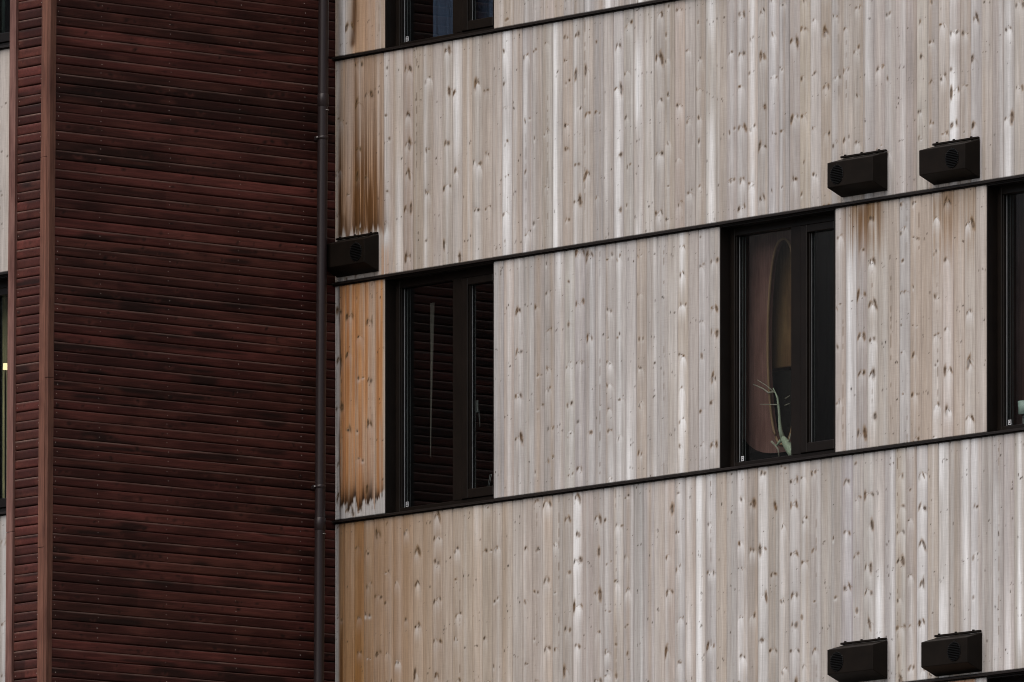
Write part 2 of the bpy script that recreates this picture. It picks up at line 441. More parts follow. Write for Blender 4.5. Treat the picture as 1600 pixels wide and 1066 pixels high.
def stain_pier1(C, X, Z, rs):      # the orange pier beside the downpipe
    s = streak(X, Z, 521, 120); s2 = streak(X, Z, 522, 45, .8)
    front = 11.035 + .10 * (n1(X, 30, 523) - .5) + .07 * (n1(X, 120, 524) - .5) + .10 * sst(.0, .07, .07 - X)
    ab = sst(-.014, .010, Z - front + .02 * (s - .5))
    paleb = np.exp(-((X - .375) / .040) ** 4)
    edge = sst(.042, .058, X)
    o = edge * ab * (1 - sst(.468, .484, X))
    C = mixc(C, ORANGE * 1.0, o * (.82 + .15 * s2) * (1 - .62 * paleb))
    C = mixc(C, TAN * 1.05, o * sst(.45, .8, n2(X, Z, 75, 2.2, 528)) * .6)
    C = mixc(C, ORANGE * np.array((.66, .52, .4)), o * sst(.5, .78, s) * .6 * (1 - .6 * paleb))
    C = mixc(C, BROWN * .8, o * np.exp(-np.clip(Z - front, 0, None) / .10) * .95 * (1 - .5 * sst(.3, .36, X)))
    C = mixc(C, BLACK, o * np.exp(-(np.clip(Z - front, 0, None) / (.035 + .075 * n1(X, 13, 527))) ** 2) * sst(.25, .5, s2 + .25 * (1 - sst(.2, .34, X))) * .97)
    C = mixc(C, SILVER * .62, (1 - ab) * .75)
    C = mixc(C, SILVER * .75, (1 - edge) * .65)
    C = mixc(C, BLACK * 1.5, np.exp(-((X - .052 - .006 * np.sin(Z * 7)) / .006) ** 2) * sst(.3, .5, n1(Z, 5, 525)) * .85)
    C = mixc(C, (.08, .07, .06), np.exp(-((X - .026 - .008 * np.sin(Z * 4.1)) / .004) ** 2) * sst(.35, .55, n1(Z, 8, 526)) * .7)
    return C
def stain_B(C, X, Z, rs):          # lower spandrel: brown near the corner, fading out to the right
    s = streak(X, Z, 531, 110); s2 = n2(X, Z, 7, 1.3, 532)
    side = (1 - sst(.36, 1.20, X)) * sst(.035, .06, X) * rs.uniform(.7, 1.08)
    C = mixc(C, (.26, .135, .048), side * (.78 + .30 * s2))
    C = mixc(C, BROWN * 1.9, side * (1 - sst(.25, .80, X)) * sst(.30, .8, s) * (.45 + .40 * (1 - sst(9.6, 10.4, Z))))
    C = mixc(C, TAN * np.array((.90, .86, .76)), (1 - sst(.9, 2.8, X)) * (1 - side) * .45 * sst(.05, .06, X))
    C = mixc(C, SILVER * .62, (1 - sst(.03, .055, X)) * .6)
    C = mixc(C, BROWN * .8, np.exp(-((X - .07) / .015) ** 2) * sst(.4, .6, s) * .6)
    return C
def stain_pier3(C, X, Z, rs):      # run-off under the two vent hoods
    s = streak(X, Z, 541, 130, 1.2)
    k = rs.uniform(.35, 1.0)
    a = np.exp(-((X - 4.985) / .165) ** 4) * sst(12.02, 12.40, Z + .26 * (s - .5)) * rs.uniform(.6, 1)
    b = sst(5.585, 5.60, X) * (1 - sst(5.965, 5.985, X)) * sst(11.85, 12.40, Z + .30 * (s - .5))
    C = mixc(C, (.23, .125, .032), a * 1.0 + b * 1.0 * k)
    C = mixc(C, BROWN * 1.2, a * sst(.32, .62, s) * .85 + b * sst(.42, .7, s) * .8 * k)
    C = mixc(C, TAN * 1.0, sst(5.3, 5.6, X) * .35)
    return C
def stain_low(C, X, Z, rs):
    return mixc(C, ORANGE * np.array((.75, .75, .8)), sst(4.8, 5.6, X) * (1 - sst(5.95, 5.98, X)) * .75)

# ================================================================== the pale building wing
bldg = thing('timber_building', 'pale knotty vertical board building wing with dark windows, right of the downpipe', 'building', (0, 0, 0))
XR = 7.17
pale_panel(bldg, 0, XR, zr(L_HEAD, L_TOP - GAP), 0, 21, stain_A)
pale_panel(bldg, 0, XR, zr(L_LOW, L_SILL - GAP), 0, 22, stain_B)
pale_panel(bldg, 0, WIN_X[0], zr(L_TOP, 15.25), 0, 23, stain_top)
pale_panel(bldg, WIN_X[0] + WIN_W, XR, zr(L_TOP, 15.25), 0, 24)
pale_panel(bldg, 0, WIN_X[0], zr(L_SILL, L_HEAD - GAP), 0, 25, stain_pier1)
pale_panel(bldg, WIN_X[0] + WIN_W, WIN_X[1], zr(L_SILL, L_HEAD - GAP), 0, 26)
pale_panel(bldg, WIN_X[1] + WIN_W, WIN_X[2], zr(L_SILL, L_HEAD - GAP), 0, 27, stain_pier3, tan=.28)
pale_panel(bldg, 0, WIN_X[2], zr(8.04, L_LOW - GAP), 0, 28, stain_low)
# far right, below and above: the same cladding, plainer
for (xa, xb, za, zb) in ((XR, 12.0, 8.04, 15.25), (0, 12.0, .3, 8.01), (0, 12.0, 15.28, 18.0)):
    pale_panel(bldg, xa, xb, np.arange(za, zb, .25), 0, int(za * 10) + int(xb), None, 6, False)

# solid wall behind the boards, round the openings
core = MB()
def core_box(x0, x1, z0, z1, y0=0.0): core.box(x0, x1, y0 + .016, y0 + .155, z0, z1)
core_box(0.0, 12, 0.2, 8.02); core_box(0.0, WIN_X[2], 8.02, L_LOW - .004); core_box(WIN_X[2] + WIN_W, 12, 8.02, L_LOW - .004)
core_box(0.0, 12, L_LOW - .004, L_SILL - .016)
for a, b in ((0.0, WIN_X[0]), (WIN_X[0] + WIN_W, WIN_X[1]), (WIN_X[1] + WIN_W, WIN_X[2]), (WIN_X[2] + WIN_W, 12)): core_box(a, b, L_SILL - .016, L_HEAD - .004)
core_box(0.0, 12, L_HEAD - .004, L_TOP - .016)
core_box(0.0, WIN_X[0], L_TOP - .016, 15.26); core_box(WIN_X[0] + WIN_W, 12, L_TOP - .016, 15.26); core_box(0.0, 12, 15.26, 18)
core.build('wall_core', M['core'], bldg)
# rooms: floor slabs, back and side walls
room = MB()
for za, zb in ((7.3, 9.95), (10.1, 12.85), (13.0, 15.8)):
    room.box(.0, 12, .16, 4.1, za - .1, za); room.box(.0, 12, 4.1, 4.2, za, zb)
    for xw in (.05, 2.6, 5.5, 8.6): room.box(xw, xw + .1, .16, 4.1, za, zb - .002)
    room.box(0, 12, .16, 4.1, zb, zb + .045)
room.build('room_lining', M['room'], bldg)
MB().box(0, 12, -.25, 4.3, 18.0, 18.2, .01).build('roof', M['flash'], bldg)

def flashing(parent, x0, x1, L, y0, seams=()):
    f = MB()
    cuts = [x0] + [s for s in seams if x0 < s < x1] + [x1]
    for i, (a, b) in enumerate(zip(cuts, cuts[1:])):
        d = .0012 * (i % 2)
        prof = [(y0 + .012, L - .0042), (y0 - .024 - d, L - .0068), (y0 - .0255 - d, L - .0082), (y0 - .0255 - d, L - .0185), (y0 - .022 - d, L - .0205), (y0 - .0075, L - .0150), (y0 - .0075, L - .0265), (y0 + .012, L - .0265)]
        f.extrude_x(prof, a, b)
    return f.build('flashing', M['flash'], parent)
flashing(bldg, -.012, 12, L_TOP, 0, (1.55, 4.4)); flashing(bldg, -.012, 12, L_HEAD, 0, (2.4, 5.40, 8.0))
flashing(bldg, -.012, 12, L_SILL, 0, (2.55, 5.0)); flashing(bldg, -.012, 12, L_LOW, 0, (5.85,))

# ------------------------------------------------------------------ window (built once at the origin of its opening, then copied)
def box_ring(mb, x0, x1, z0, z1, wl, wr, wt, wb, y0, y1, bevel=.003):
    mb.box(x0, x0 + wl, y0, y1, z0, z1, bevel); mb.box(x1 - wr, x1, y0, y1, z0, z1, bevel)
    mb.box(x0 + wl - .0005, x1 - wr + .0005, y0 + .0015, y1 - .001, z0, z0 + wb, bevel); mb.box(x0 + wl - .0005, x1 - wr + .0005, y0 + .0015, y1 - .001, z1 - wt, z1, bevel)

WH = L_HEAD - .0265 - (L_SILL - .016)
def make_window(parent, x, y, z):
    mb = MB()
    # dark metal lining of the opening
    mb.box(0, .010, .004, .079, 0, WH); mb.box(WIN_W - .010, WIN_W, .004, .079, 0, WH)
    mb.box(.010, WIN_W - .010, .0, .079, WH - .008, WH)
    mb.box(.010, WIN_W - .010, -.004, .079, 0, .014)
    box_ring(mb, 0.001, WIN_W - .001, 0.0005, WH - .0005, .048, .045, .055, .050, .080, .150)
    mb.box(.566, .656, .0785, .149, .0495, WH - .054, .003)
    mb.box(.001 + .030, .048 + .006, .0900, .105, .052, WH - .058, .002)       # stepped rebate
    w = mb.build('window', M['frame'], None)
    w.parent = parent; w.location = (x, y, z)
    kids = []
    def sub(mbx, name, mat):
        o = mbx.build(name, mat, None); o.parent = w; kids.append(o); return o
    s = MB(); box_ring(s, .6585, WIN_W - .0475, .0525, WH - .0575, .060, .045, .045, .058, .070, .138, .004)
    s.box(.7195, .727, .085, .1, .1115, WH - .1035, .002)
    sub(s, 'sash', M['frame'])
    sub(MB().box(.0495, .5655, .116, .120, .0510, WH - .0560), 'pane', M['glass'])
    sub(MB().box(.719, WIN_W - .093, .104, .108, .1110, WH - .1030), 'pane', M['glass'])
    b = MB()
    b.box(.0555, .0585, .111, .1155, .054, WH - .059); b.box(.0585, .565, .1112, .1154, .0512, .0542)
    b.box(.071, .073, .124, .128, .054, WH - .06); b.box(.092, .0935, .128, .131, .054, WH - .06)  # strips standing in for the bead's double image in the glass
    b.box(.7275, .7295, .1, .1035, .114, WH - .105); b.box(.7295, WIN_W - .094, .1002, .1034, .1115, .1143)
    b.box(.742, .7432, .112, .115, .114, WH - .105)
    sub(b, 'bead_and_reflection', M['bead'])
    h = MB(); h.box(.699, .733, .139, .149, .588, .664, .003); h.tube([(.714, .149, .61), (.714, .165, .605), (.716, .168, .575), (.722, .168, .500)], [.006, .006, .005, .0035], 8)
    sub(h, 'handle', M['handle'])
    st = MB(); st.box(.0680, .0930, .1145, .1155, .060, .090); st.box(.0730, .0885, .1138, .11445, .065, .086, 0, 1); st.box(.0770, .0850, .1132, .11375, .071, .081)
    sub(st, 'pane_sticker', [M['label'], M['ink']])
    return w
def copy_tree(o, parent):
    c = o.copy(); COL.objects.link(c); c.parent = parent
    for ch in o.children: copy_tree(ch, c)
    return c
w1 = make_window(bldg, WIN_X[0], 0, L_SILL - .016)
for x, z in ((WIN_X[1], L_SILL - .016), (WIN_X[2], L_SILL - .016), (WIN_X[0], L_TOP - .016), (WIN_X[2], 8.04 - .016)):
    c = copy_tree(w1, bldg); c.location = (x, 0, z)
    for ch in list(c.children):                                   # the catch only shows in the window by the orange pier
        if ch.name.startswith('handle'): bpy.data.objects.remove(ch)

# ================================================================== red stairwell
tower = thing('red_stairwell', 'dark red horizontal board stairwell with lighter brown corner posts, left of the downpipe', 'building', (0, 0, 0))
RP = .1178; RZ0 = 12.064
RED0 = np.array((.044, .0130, .0102))
def red_boards(name, along0, along1, z_lo, z_hi, fixed, axis, mat, seed, du=.011, dense=True, bright=1.0):
    """horizontal boards, each with a milled middle line; axis 'x' = face looks to +x (runs along y), 'y' = face looks to -y"""
    rs = np.random.default_rng(seed)
    k0 = int(math.floor((z_lo - RZ0) / RP)); k1 = int(math.ceil((z_hi - RZ0) / RP))
    t = np.linspace(along0, along1, max(2, int(abs(along1 - along0) / du)))
    # (height within half a board, depth): bevel, face, bevel; deep joint below every board, shallow line in its middle
    h = RP / 2
    rows, dep, boardid = [], [], []
    for k in range(k0, k1):
        zb = RZ0 + k * RP
        tilt = rs.normal(0, .0012)
        gw = rs.uniform(.0022, .0056)
        prof = [(.0000, .013), (gw, .013), (gw + .0006, .0022), (.009, .0)] + [(.009 + (h - .0145) * q, -.0009 * q) for q in (.2, .4, .6, .8)] + \
               [(h - .0055, -.0009), (h - .0018, .0014), (h - .0012, .0062), (h + .0012, .0062), (h + .0018, .0010), (h + .0042, -.0004)] + \
               [(h + .0042 + (h - .0125) * q, -.0006) for q in (.25, .5, .75)] + [(2 * h - .0075, -.0006), (2 * h - .0042, .0026), (2 * h - .0004, .0070), (2 * h - .00005, .013)]
        if not dense: prof = [prof[i] for i in (1, 2, 8, 10, 12, 17, 19, 20)]
        for (dz, d) in prof:
            rows.append(zb + dz); dep.append(d + tilt * (dz / RP)); boardid.append((k, 0 if dz < h else 1))
    rows = np.array(rows); dep = np.array(dep)
    T = np.repeat(t[None], len(rows), 0); Zg = np.repeat(rows[:, None], len(t), 1)
    C = np.zeros((len(rows), len(t), 3))
    for k in range(k0, k1):
        join = rs.uniform(along0, along1)
        b0 = rs.lognormal(0, .24); two = [b0 * rs.lognormal(0, .14), b0 * rs.lognormal(0, .14)]; hue = rs.normal(0, .10, 2)
        for hf in (0, 1):
            sel = np.array([b == (k, hf) for b in boardid])
            zz = Zg[sel]; tt = T[sel]
            w = np.where(tt < join, 0, 1)
            v = np.where(w == 0, two[0], two[1]) * rs.uniform(.82, 1.18); hu = np.where(w == 0, hue[0], hue[1])
            v = v * (.62 + .76 * n1(tt, 2.2, int(rs.integers(1e6)))) * (.78 + .44 * n2(tt, zz, 9, 60, int(rs.integers(1e6))))
            col = RED0 * np.stack((v, v * (1 + .5 * hu), v * (1 + .2 * hu)), -1) * bright
            dk = sst(.62, .86, n2(tt, zz, 3.5, 30, int(rs.integers(1e6))))            # black weathering
            col = mixc(col, np.array((.012, .0052, .0042)) * bright, dk * rs.choice((.15, .3, .85)))
            wr = sst(.70, .92, n2(tt, zz, 5, 25, int(rs.integers(1e6))))              # worn, browner patches
            col = mixc(col, np.array((.075, .025, .018)) * bright, wr * .55)
            for _ in range(int(abs(along1 - along0) * rs.uniform(1.0, 3.6)) + (1 if rs.random() < .3 else 0)):
                ku = rs.uniform(along0, along1); kz = RZ0 + k * RP + hf * h + rs.uniform(.25, .75) * h
                d = np.sqrt(((tt - ku + rs.uniform(-.8, .8) * (zz - kz)) / rs.uniform(.006, .022)) ** 2 + ((zz - kz) / rs.uniform(.007, .016)) ** 2)
                col = mixc(col, np.array((.095, .032, .025)) * bright, np.exp(-((d - 1.5) / .7) ** 2) * (zz < kz) * rs.uniform(0, .5))
                col = mixc(col, np.array((.010, .005, .004)) * bright, (1 - sst(.4, 1.25, d)) * rs.uniform(.4, .95))
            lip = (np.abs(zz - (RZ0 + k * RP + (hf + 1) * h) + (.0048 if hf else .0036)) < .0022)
            lip_light = .35 + .65 * n1(tt, 6, int(rs.integers(1e6)))
            col = mixc(col, np.array((.115, .075, .062)), lip * lip_light * rs.uniform(.35, .95))  # light caught by the upper bevels, painted into the board colour
            C[sel] = col
    shear = LEAN * (Zg - 12.0)
    if axis == 'x': P = np.stack((fixed - np.repeat(dep[:, None], len(t), 1), T + shear, Zg), -1); flip = False
    else: P = np.stack((T, fixed + np.repeat(dep[:, None], len(t), 1) + shear, Zg), -1); flip = False
    return grid_mesh(name, P, np.clip(C, 0, 1), mat, tower, flip)
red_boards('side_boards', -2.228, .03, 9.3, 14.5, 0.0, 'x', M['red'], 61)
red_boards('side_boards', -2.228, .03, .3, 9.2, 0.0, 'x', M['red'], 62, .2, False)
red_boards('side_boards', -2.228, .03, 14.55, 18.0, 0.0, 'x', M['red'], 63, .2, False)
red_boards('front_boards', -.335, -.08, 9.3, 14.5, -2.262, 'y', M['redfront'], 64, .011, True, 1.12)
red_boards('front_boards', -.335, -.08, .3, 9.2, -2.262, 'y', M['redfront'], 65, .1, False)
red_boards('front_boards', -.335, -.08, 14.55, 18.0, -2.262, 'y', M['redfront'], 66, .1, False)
MB().box(-.39, -.0145, -2.228, .0, .0, 18.2).shear().build('wall_core', M['core'], tower)
def post(name, x0, x1, y0, y1, mat, step=None):
    mb = MB()
    cuts = [0.0, 4.1, 8.3, 10.62, 13.02, 15.4, 18.2] if step is None else step
    for i, (a, b) in enumerate(zip(cuts, cuts[1:])):
        d = .0012 * (i % 2)
        mb.box(x0, x1 , y0 - d, y1, a + .0006, b - .0006, .003)
    return mb.shear().build(name, mat, tower)
post('corner_post', -.0860, -.0262, -2.2765, -2.230, M['post'])
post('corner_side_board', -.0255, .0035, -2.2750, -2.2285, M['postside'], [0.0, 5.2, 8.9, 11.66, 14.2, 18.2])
post('corner_post', -.3985, -.3365, -2.2800, -2.230, M['postpink'], [0.0, 4.1, 8.3, 10.74, 14.9, 18.2])
nails = MB()
rsn = random.Random(5)
for k in range(-24, 22):
    for hf in (0, 1):
        for j, yn in enumerate((-2.205, -1.872, -1.33, -.775, -.262)):
            if rsn.random() < (.42 if hf else .18): continue
            z = RZ0 + (k + .5 * hf) * RP + RP * .25 + rsn.uniform(-.006, .006); y = yn + rsn.uniform(-.008, .008)
            nails.tube([(-.004, y, z), (.0014, y, z)], rsn.uniform(.0021, .0034), 6)
    for xn in (-.318, -.103):
        if rsn.random() < .45: continue
        z = RZ0 + k * RP + RP * .25 + rsn.uniform(-.006, .006)
        nails.tube([(xn, -2.256, z), (xn, -2.2640, z)], .0024, 6)
nn = nails.shear().build('nail_heads', M['nail'], tower); nn['kind'] = 'stuff'

# ================================================================== slice of facade beyond the stairwell
left = thing('timber_building', 'thin slice of pale boarded facade with curtained windows, left of the outermost brown post', 'building', (-.4, LEFT_Y, 0))
LX0, LX1 = -5.0, -.40
WLX = -.79 - WIN_W
pale_panel(left, LX0, LX1, zr(L_HEAD, L_TOP - GAP), LEFT_Y, 71, None, 10, True, .2)
pale_panel(left, LX0, LX1, zr(L_LOW, L_SILL - GAP), LEFT_Y, 72, None, 10, True, .2)
for (xa, xb, za, zb) in ((LX0, WLX, L_SILL, L_HEAD - GAP), (WLX + WIN_W, LX1, L_SILL, L_HEAD - GAP), (LX0, WLX, L_TOP, 15.25), (WLX + WIN_W, LX1, L_TOP, 15.25), (LX0, LX1, .3, L_LOW - GAP), (LX0, LX1, 15.28, 18.0)):
    pale_panel(left, xa, xb, np.linspace(za, zb, 12), LEFT_Y, int(za * 7) + int(xb * 5) + 90, None, 6, False, .2)
core = MB()
core_box(LX0, LX1, .2, L_SILL - .016, LEFT_Y); core_box(LX0, LX1, L_HEAD - .004, L_TOP - .016, LEFT_Y); core_box(LX0, LX1, 15.26, 18, LEFT_Y)
for a, b in ((LX0, WLX), (WLX + WIN_W, LX1)): core_box(a, b, L_SILL - .016, L_HEAD - .004, LEFT_Y); core_box(a, b, L_TOP - .016, 15.26, LEFT_Y)
core.build('wall_core', M['core'], left)
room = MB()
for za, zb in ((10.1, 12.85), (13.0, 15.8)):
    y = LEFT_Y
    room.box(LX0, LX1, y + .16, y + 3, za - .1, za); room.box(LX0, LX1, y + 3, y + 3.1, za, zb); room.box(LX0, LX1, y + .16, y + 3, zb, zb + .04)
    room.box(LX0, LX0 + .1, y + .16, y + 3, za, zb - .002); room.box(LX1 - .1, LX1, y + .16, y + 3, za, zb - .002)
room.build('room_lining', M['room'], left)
for L in (L_TOP, L_HEAD, L_SILL, L_LOW): flashing(left, LX0, LX1, L, LEFT_Y)
for z in (L_SILL - .016, L_TOP - .016):
    c = copy_tree(w1, left); c.location = (WLX + .4, 0, z)
    for ch in list(c.children):
        if ch.name.startswith('handle'): bpy.data.objects.remove(ch)

# ================================================================== downpipe
pz0, pz1 = .3, 17.8
def px_at(z): return (.078, -.173 + LEAN * (z - 12.0), z)
pipe = thing('downpipe', 'brownish grey round downpipe running down the inner corner between red and pale boards', 'downpipe', (.08, -.27, 0.3))
MB().tube([px_at(z) for z in (pz0, 5, 9.0, 11.0, 13.0, 15.0, pz1)], .0325, 32, False).build('pipe', M['pipe'], pipe)
for z, r in ((13.51, .0350), (10.865, .0350)):
    MB().tube([px_at(z + .0), px_at(z + .002), px_at(z + .075), px_at(z + .078)], [.0330, r, r, .0330], 32, False).build('coupling', M['pipe'], pipe)
def bracket(z):
    b = MB()
    b.tube([px_at(z - .011), px_at(z - .010), px_at(z + .010), px_at(z + .011)], [.0327, .0350, .0350, .0327], 32, False)
    c = px_at(z); b.box(-.002, c[0] - .03, c[1] - .008, c[1] + .008, z - .008, z + .008, .002)
    b.box(c[0] - .022, c[0] - .004, c[1] - .050, c[1] - .034, z - .009, z + .009, .002)
    b.tube([(c[0] - .026, c[1] - .043, z), (c[0] + .004, c[1] - .043, z)], .004, 8, True, 1)
    return b.build('bracket', [M['pipe'], M['zinc']], pipe)
for z in (13.315, 11.137, 9.0, 15.5): bracket(z)
for z in (13.487, 10.842):
    c = px_at(z)
    a = MB()                                                      # bright spring clip round the front of the pipe
    for k in range(5):
        t0, t1 = math.radians(-8 + 11 * k), math.radians(-8 + 11 * (k + 1))
        a.tube([(c[0] + .0365 * math.cos(t), c[1] + .0365 * math.sin(t), z) for t in (t0, t1)], .0030, 8)
    a.build('clip', M['zinc'], pipe)

# ================================================================== vent hoods
def make_vent(name, label, loc, grille_u):
    """loc = front lower left corner on the wall line; hood 0.43 wide, front face 0.15 high, flaring to the wall"""
    t = thing(name, label, 'vent', loc, 'brown sheet metal vent hoods on the pale boards')
    x, y, z = loc; W, D = .408, .122
    f0, f1 = z, z + .148; b0, b1 = z - .048, z + .182
    bm = MB()
    pts = [(x, -D, f0), (x + W, -D, f0), (x + W, -D, f1), (x, -D, f1), (x, -.004, b0), (x + W, -.004, b0), (x + W, -.004, b1), (x, -.004, b1)]
    v = [bm.bm.verts.new(p) for p in pts]
    for q in ((0, 1, 2, 3), (1, 5, 6, 2), (4, 0, 3, 7), (0, 4, 5, 1), (3, 2, 6, 7), (5, 4, 7, 6)): bm.bm.faces.new([v[i] for i in q])
    bmesh.ops.bevel(bm.bm, geom=bm.bm.edges[:], offset=.0035, segments=2, affect='EDGES', profile=.5)
    bm.build('hood', M['vent'], t)
    g = MB(); cx, cz, r = x + W * grille_u, z + .072, .055
    n = 28
    for k in range(n):
        t0, t1 = 2 * math.pi * k / n, 2 * math.pi * (k + 1) / n
        g.tube([(cx + r * math.cos(a), -D - .0016, cz + r * math.sin(a)) for a in (t0, t1)], .0030, 6)
    nsl = 11
    for k in range(nsl):
        zz = cz - r + (k + .5) * 2 * r / nsl; hw = math.sqrt(max(0, r * r - (zz - cz) ** 2)) - .002
        if hw < .012: continue
        pr = [(-D - .0005, zz - .0040), (-D - .0075, zz - .0030), (-D - .0072, zz - .0018), (-D - .0005, zz + .0030)]
        g.extrude_x(pr, cx - hw, cx + hw)
    for k in range(6):
        a = math.radians(30 + 60 * k); g.tube([(cx + (r + .007) * math.cos(a), -D + .001, cz + (r + .007) * math.sin(a)), (cx + (r + .007) * math.cos(a), -D - .0030, cz + (r + .007) * math.sin(a))], .0028, 6, True, 1)
    g.build('grille', [M['grille'], M['flash']], t)
    rl = MB(); rl.box(x + .004, x + W - .002, -.022, -.0045, b1 + .003, b1 + .0155, .003)
    for u in (.1, .46, .84): rl.tube([(x + W * u, -.014, b1 + .0155), (x + W * u, -.014, b1 + .022)], .0075, 8)
    rl.build('mounting_rail', M['vent'], t)
    return t
make_vent('vent_hood', 'brown vent hood above the middle window, its round grille at the far left', (4.785, 0, 12.512), .215)
make_vent('vent_hood', 'brown vent hood nearest the top right corner, grille right of its middle', (5.606, 0, 12.500), .72)
make_vent('vent_hood', 'dark vent hood tucked in the inner corner beside the downpipe', (.030, 0, 12.507), .80)
make_vent('vent_hood', 'dark vent hood cut by the bottom edge, left of the lower pair', (4.785, 0, 9.606), .215)
make_vent('vent_hood', 'dark vent hood just above the bottom right window, grille right of its middle', (5.624, 0, 9.585), .72)

# ================================================================== things behind the glass
def curtain(name, x0, x1, y, z0, z1, mat, label, folds, amp=.02, taper=0.0, cat='curtain'):
    me = bpy.data.meshes.new(name); bm = bmesh.new()
    nx, nz = folds * 12, 14
    R = random.Random(hash(name + label) % 1000 if False else int(abs(x0) * 100) + folds)
    ph = [R.uniform(-.6, .6) for _ in range(nx + 1)]
    V = []
    for j in range(nz + 1):
        fz = j / nz; row = []
        for i in range(nx + 1):
            fx = i / nx
            a = 2 * math.pi * folds * fx + .5 * math.sin(3 * fz + fx * 5)
            row.append(bm.verts.new((x0 + (x1 - x0) * fx * (1 - taper * (1 - fz)), y + amp * math.sin(a) * (.7 + .3 * fz), z0 + (z1 - z0) * fz)))
        V.append(row)
    for j in range(nz):
        for i in range(nx):
            f = bm.faces.new((V[j][i], V[j][i + 1], V[j + 1][i + 1], V[j + 1][i])); f.smooth = True
    bm.to_mesh(me); bm.free()
    o = link(name, me, mat, None, (x0, y, z0))
    md = o.modifiers.new('thickness', 'SOLIDIFY'); md.thickness = .003
    return tag(o, label, cat)
curtain('curtain', .662, 1.50, .24, 13.2, 15.3, M['blue'], 'slate blue curtain behind the right part of the top window', 7, .022)
curtain('curtain', 4.165, 4.75, .21, 10.7, 12.6, M['fabric_dark'], 'added black sheet darkening the narrow right sash of the middle window', 6, .012)  # black sheet added to keep this sash dark
curtain('curtain', .650, .690, .235, 11.30, 12.26, M['sheer'], 'narrow pale curtain strip hanging in the window beside the orange pier', 1, .008, .75)
curtain('curtain', -2.2, -1.232, LEFT_Y + .24, 13.2, 15.3, M['green'], 'sea green curtain in the top left window behind the outermost post', 8, .025)
curtain('curtain', -2.4, -1.30, LEFT_Y + .36, 10.3, 12.5, M['olive'], 'olive curtain in the left middle window below the small lit lamp', 7, .025)

lp = thing('lamp', 'small warm lit lamp shade in the left middle window', 'lamp', (-1.178, LEFT_Y + .20, 10.1))
MB().tube([(-1.178, LEFT_Y + .20, 11.865), (-1.178, LEFT_Y + .20, 11.905)], [.016, .014], 14).build('lamp_shade', M['lamp'], lp)
MB().tube([(-1.178, LEFT_Y + .20, 10.101), (-1.178, LEFT_Y + .20, 10.115), (-1.178, LEFT_Y + .20, 10.116), (-1.178, LEFT_Y + .20, 11.864)], [.06, .06, .005, .005], 12).build('lamp_stand', M['wire'], lp)

# panel with a tall oval opening, added in place of a warped reflection
rpanel = thing('reflection_panel', 'purple brown panel with tan-edged oval, standing in for a reflection in the middle window', 'screen', (3.85, .25, 10.1))
def reflection_mesh():
    bm = bmesh.new(); y0, y1 = .235, .262
    cx, cz, rx, rz_ = 3.985, 11.70, .140, .62
    n = 64
    inner = [(cx + rx * math.copysign(abs(math.cos(t)) ** .8, math.cos(t)), cz + rz_ * math.sin(t)) for t in [2 * math.pi * k / n for k in range(n)]]
    outer = []
    for k in range(n):
        t = 2 * math.pi * k / n; c, s = math.cos(t), math.sin(t)
        hx, hz = (.485 if c < 0 else .165), (.90 if s > 0 else .665)
        e = 12 if (s > 0 or c > 0) else 3.0                     # rounded lower left corner
        q = (abs(c / hx) ** e + abs(s / hz) ** e) ** (-1 / e)
        outer.append((cx + q * c, cz + q * s))
    ring = lambda pts, y: [bm.verts.new((x, y, z)) for x, z in pts]
    oi0, oo0, oi1, oo1 = ring(inner, y0), ring(outer, y0), ring(inner, y1), ring(outer, y1)
    for k in range(n):
        m = (k + 1) % n
        bm.faces.new((oi0[k], oi0[m], oo0[m], oo0[k])); bm.faces.new((oi1[k], oo1[k], oo1[m], oi1[m]))
        bm.faces.new((oi0[k], oi1[k], oi1[m], oi0[m])); bm.faces.new((oo0[k], oo0[m], oo1[m], oo1[k]))
    bmesh.ops.recalc_face_normals(bm, faces=bm.faces[:])
    me = bpy.data.meshes.new('reflection_board'); bm.to_mesh(me); bm.free()
    return me, inner
me, inner = reflection_mesh()
link('reflection_board', me, M['screen'], rpanel)
rim = MB()
pts = [(x, .230, z) for x, z in inner]; pts = pts + pts[:2]
rim.tube(pts, .0085, 8, False); rim.build('reflection_rim', M['rim'], rpanel)
MB().box(3.62, 4.14, .245, .26, 10.1, 11.06, .004).build('reflection_foot', M['fabric_dark'], rpanel)
rbox = thing('reflection_box', 'brown box standing in for the reflection inside the oval of the middle window', 'reflection_box', (3.6, .6, 10.1))  # box added for the reflected brown inside the oval
MB().box(3.40, 4.02, .34, .80, 11.565, 12.6, .006).build('reflection_upper', M['reflection_box'], rbox)
MB().box(3.40, 4.02, .36, .80, 10.1, 11.55, .006).build('reflection_lower', M['room'], rbox)

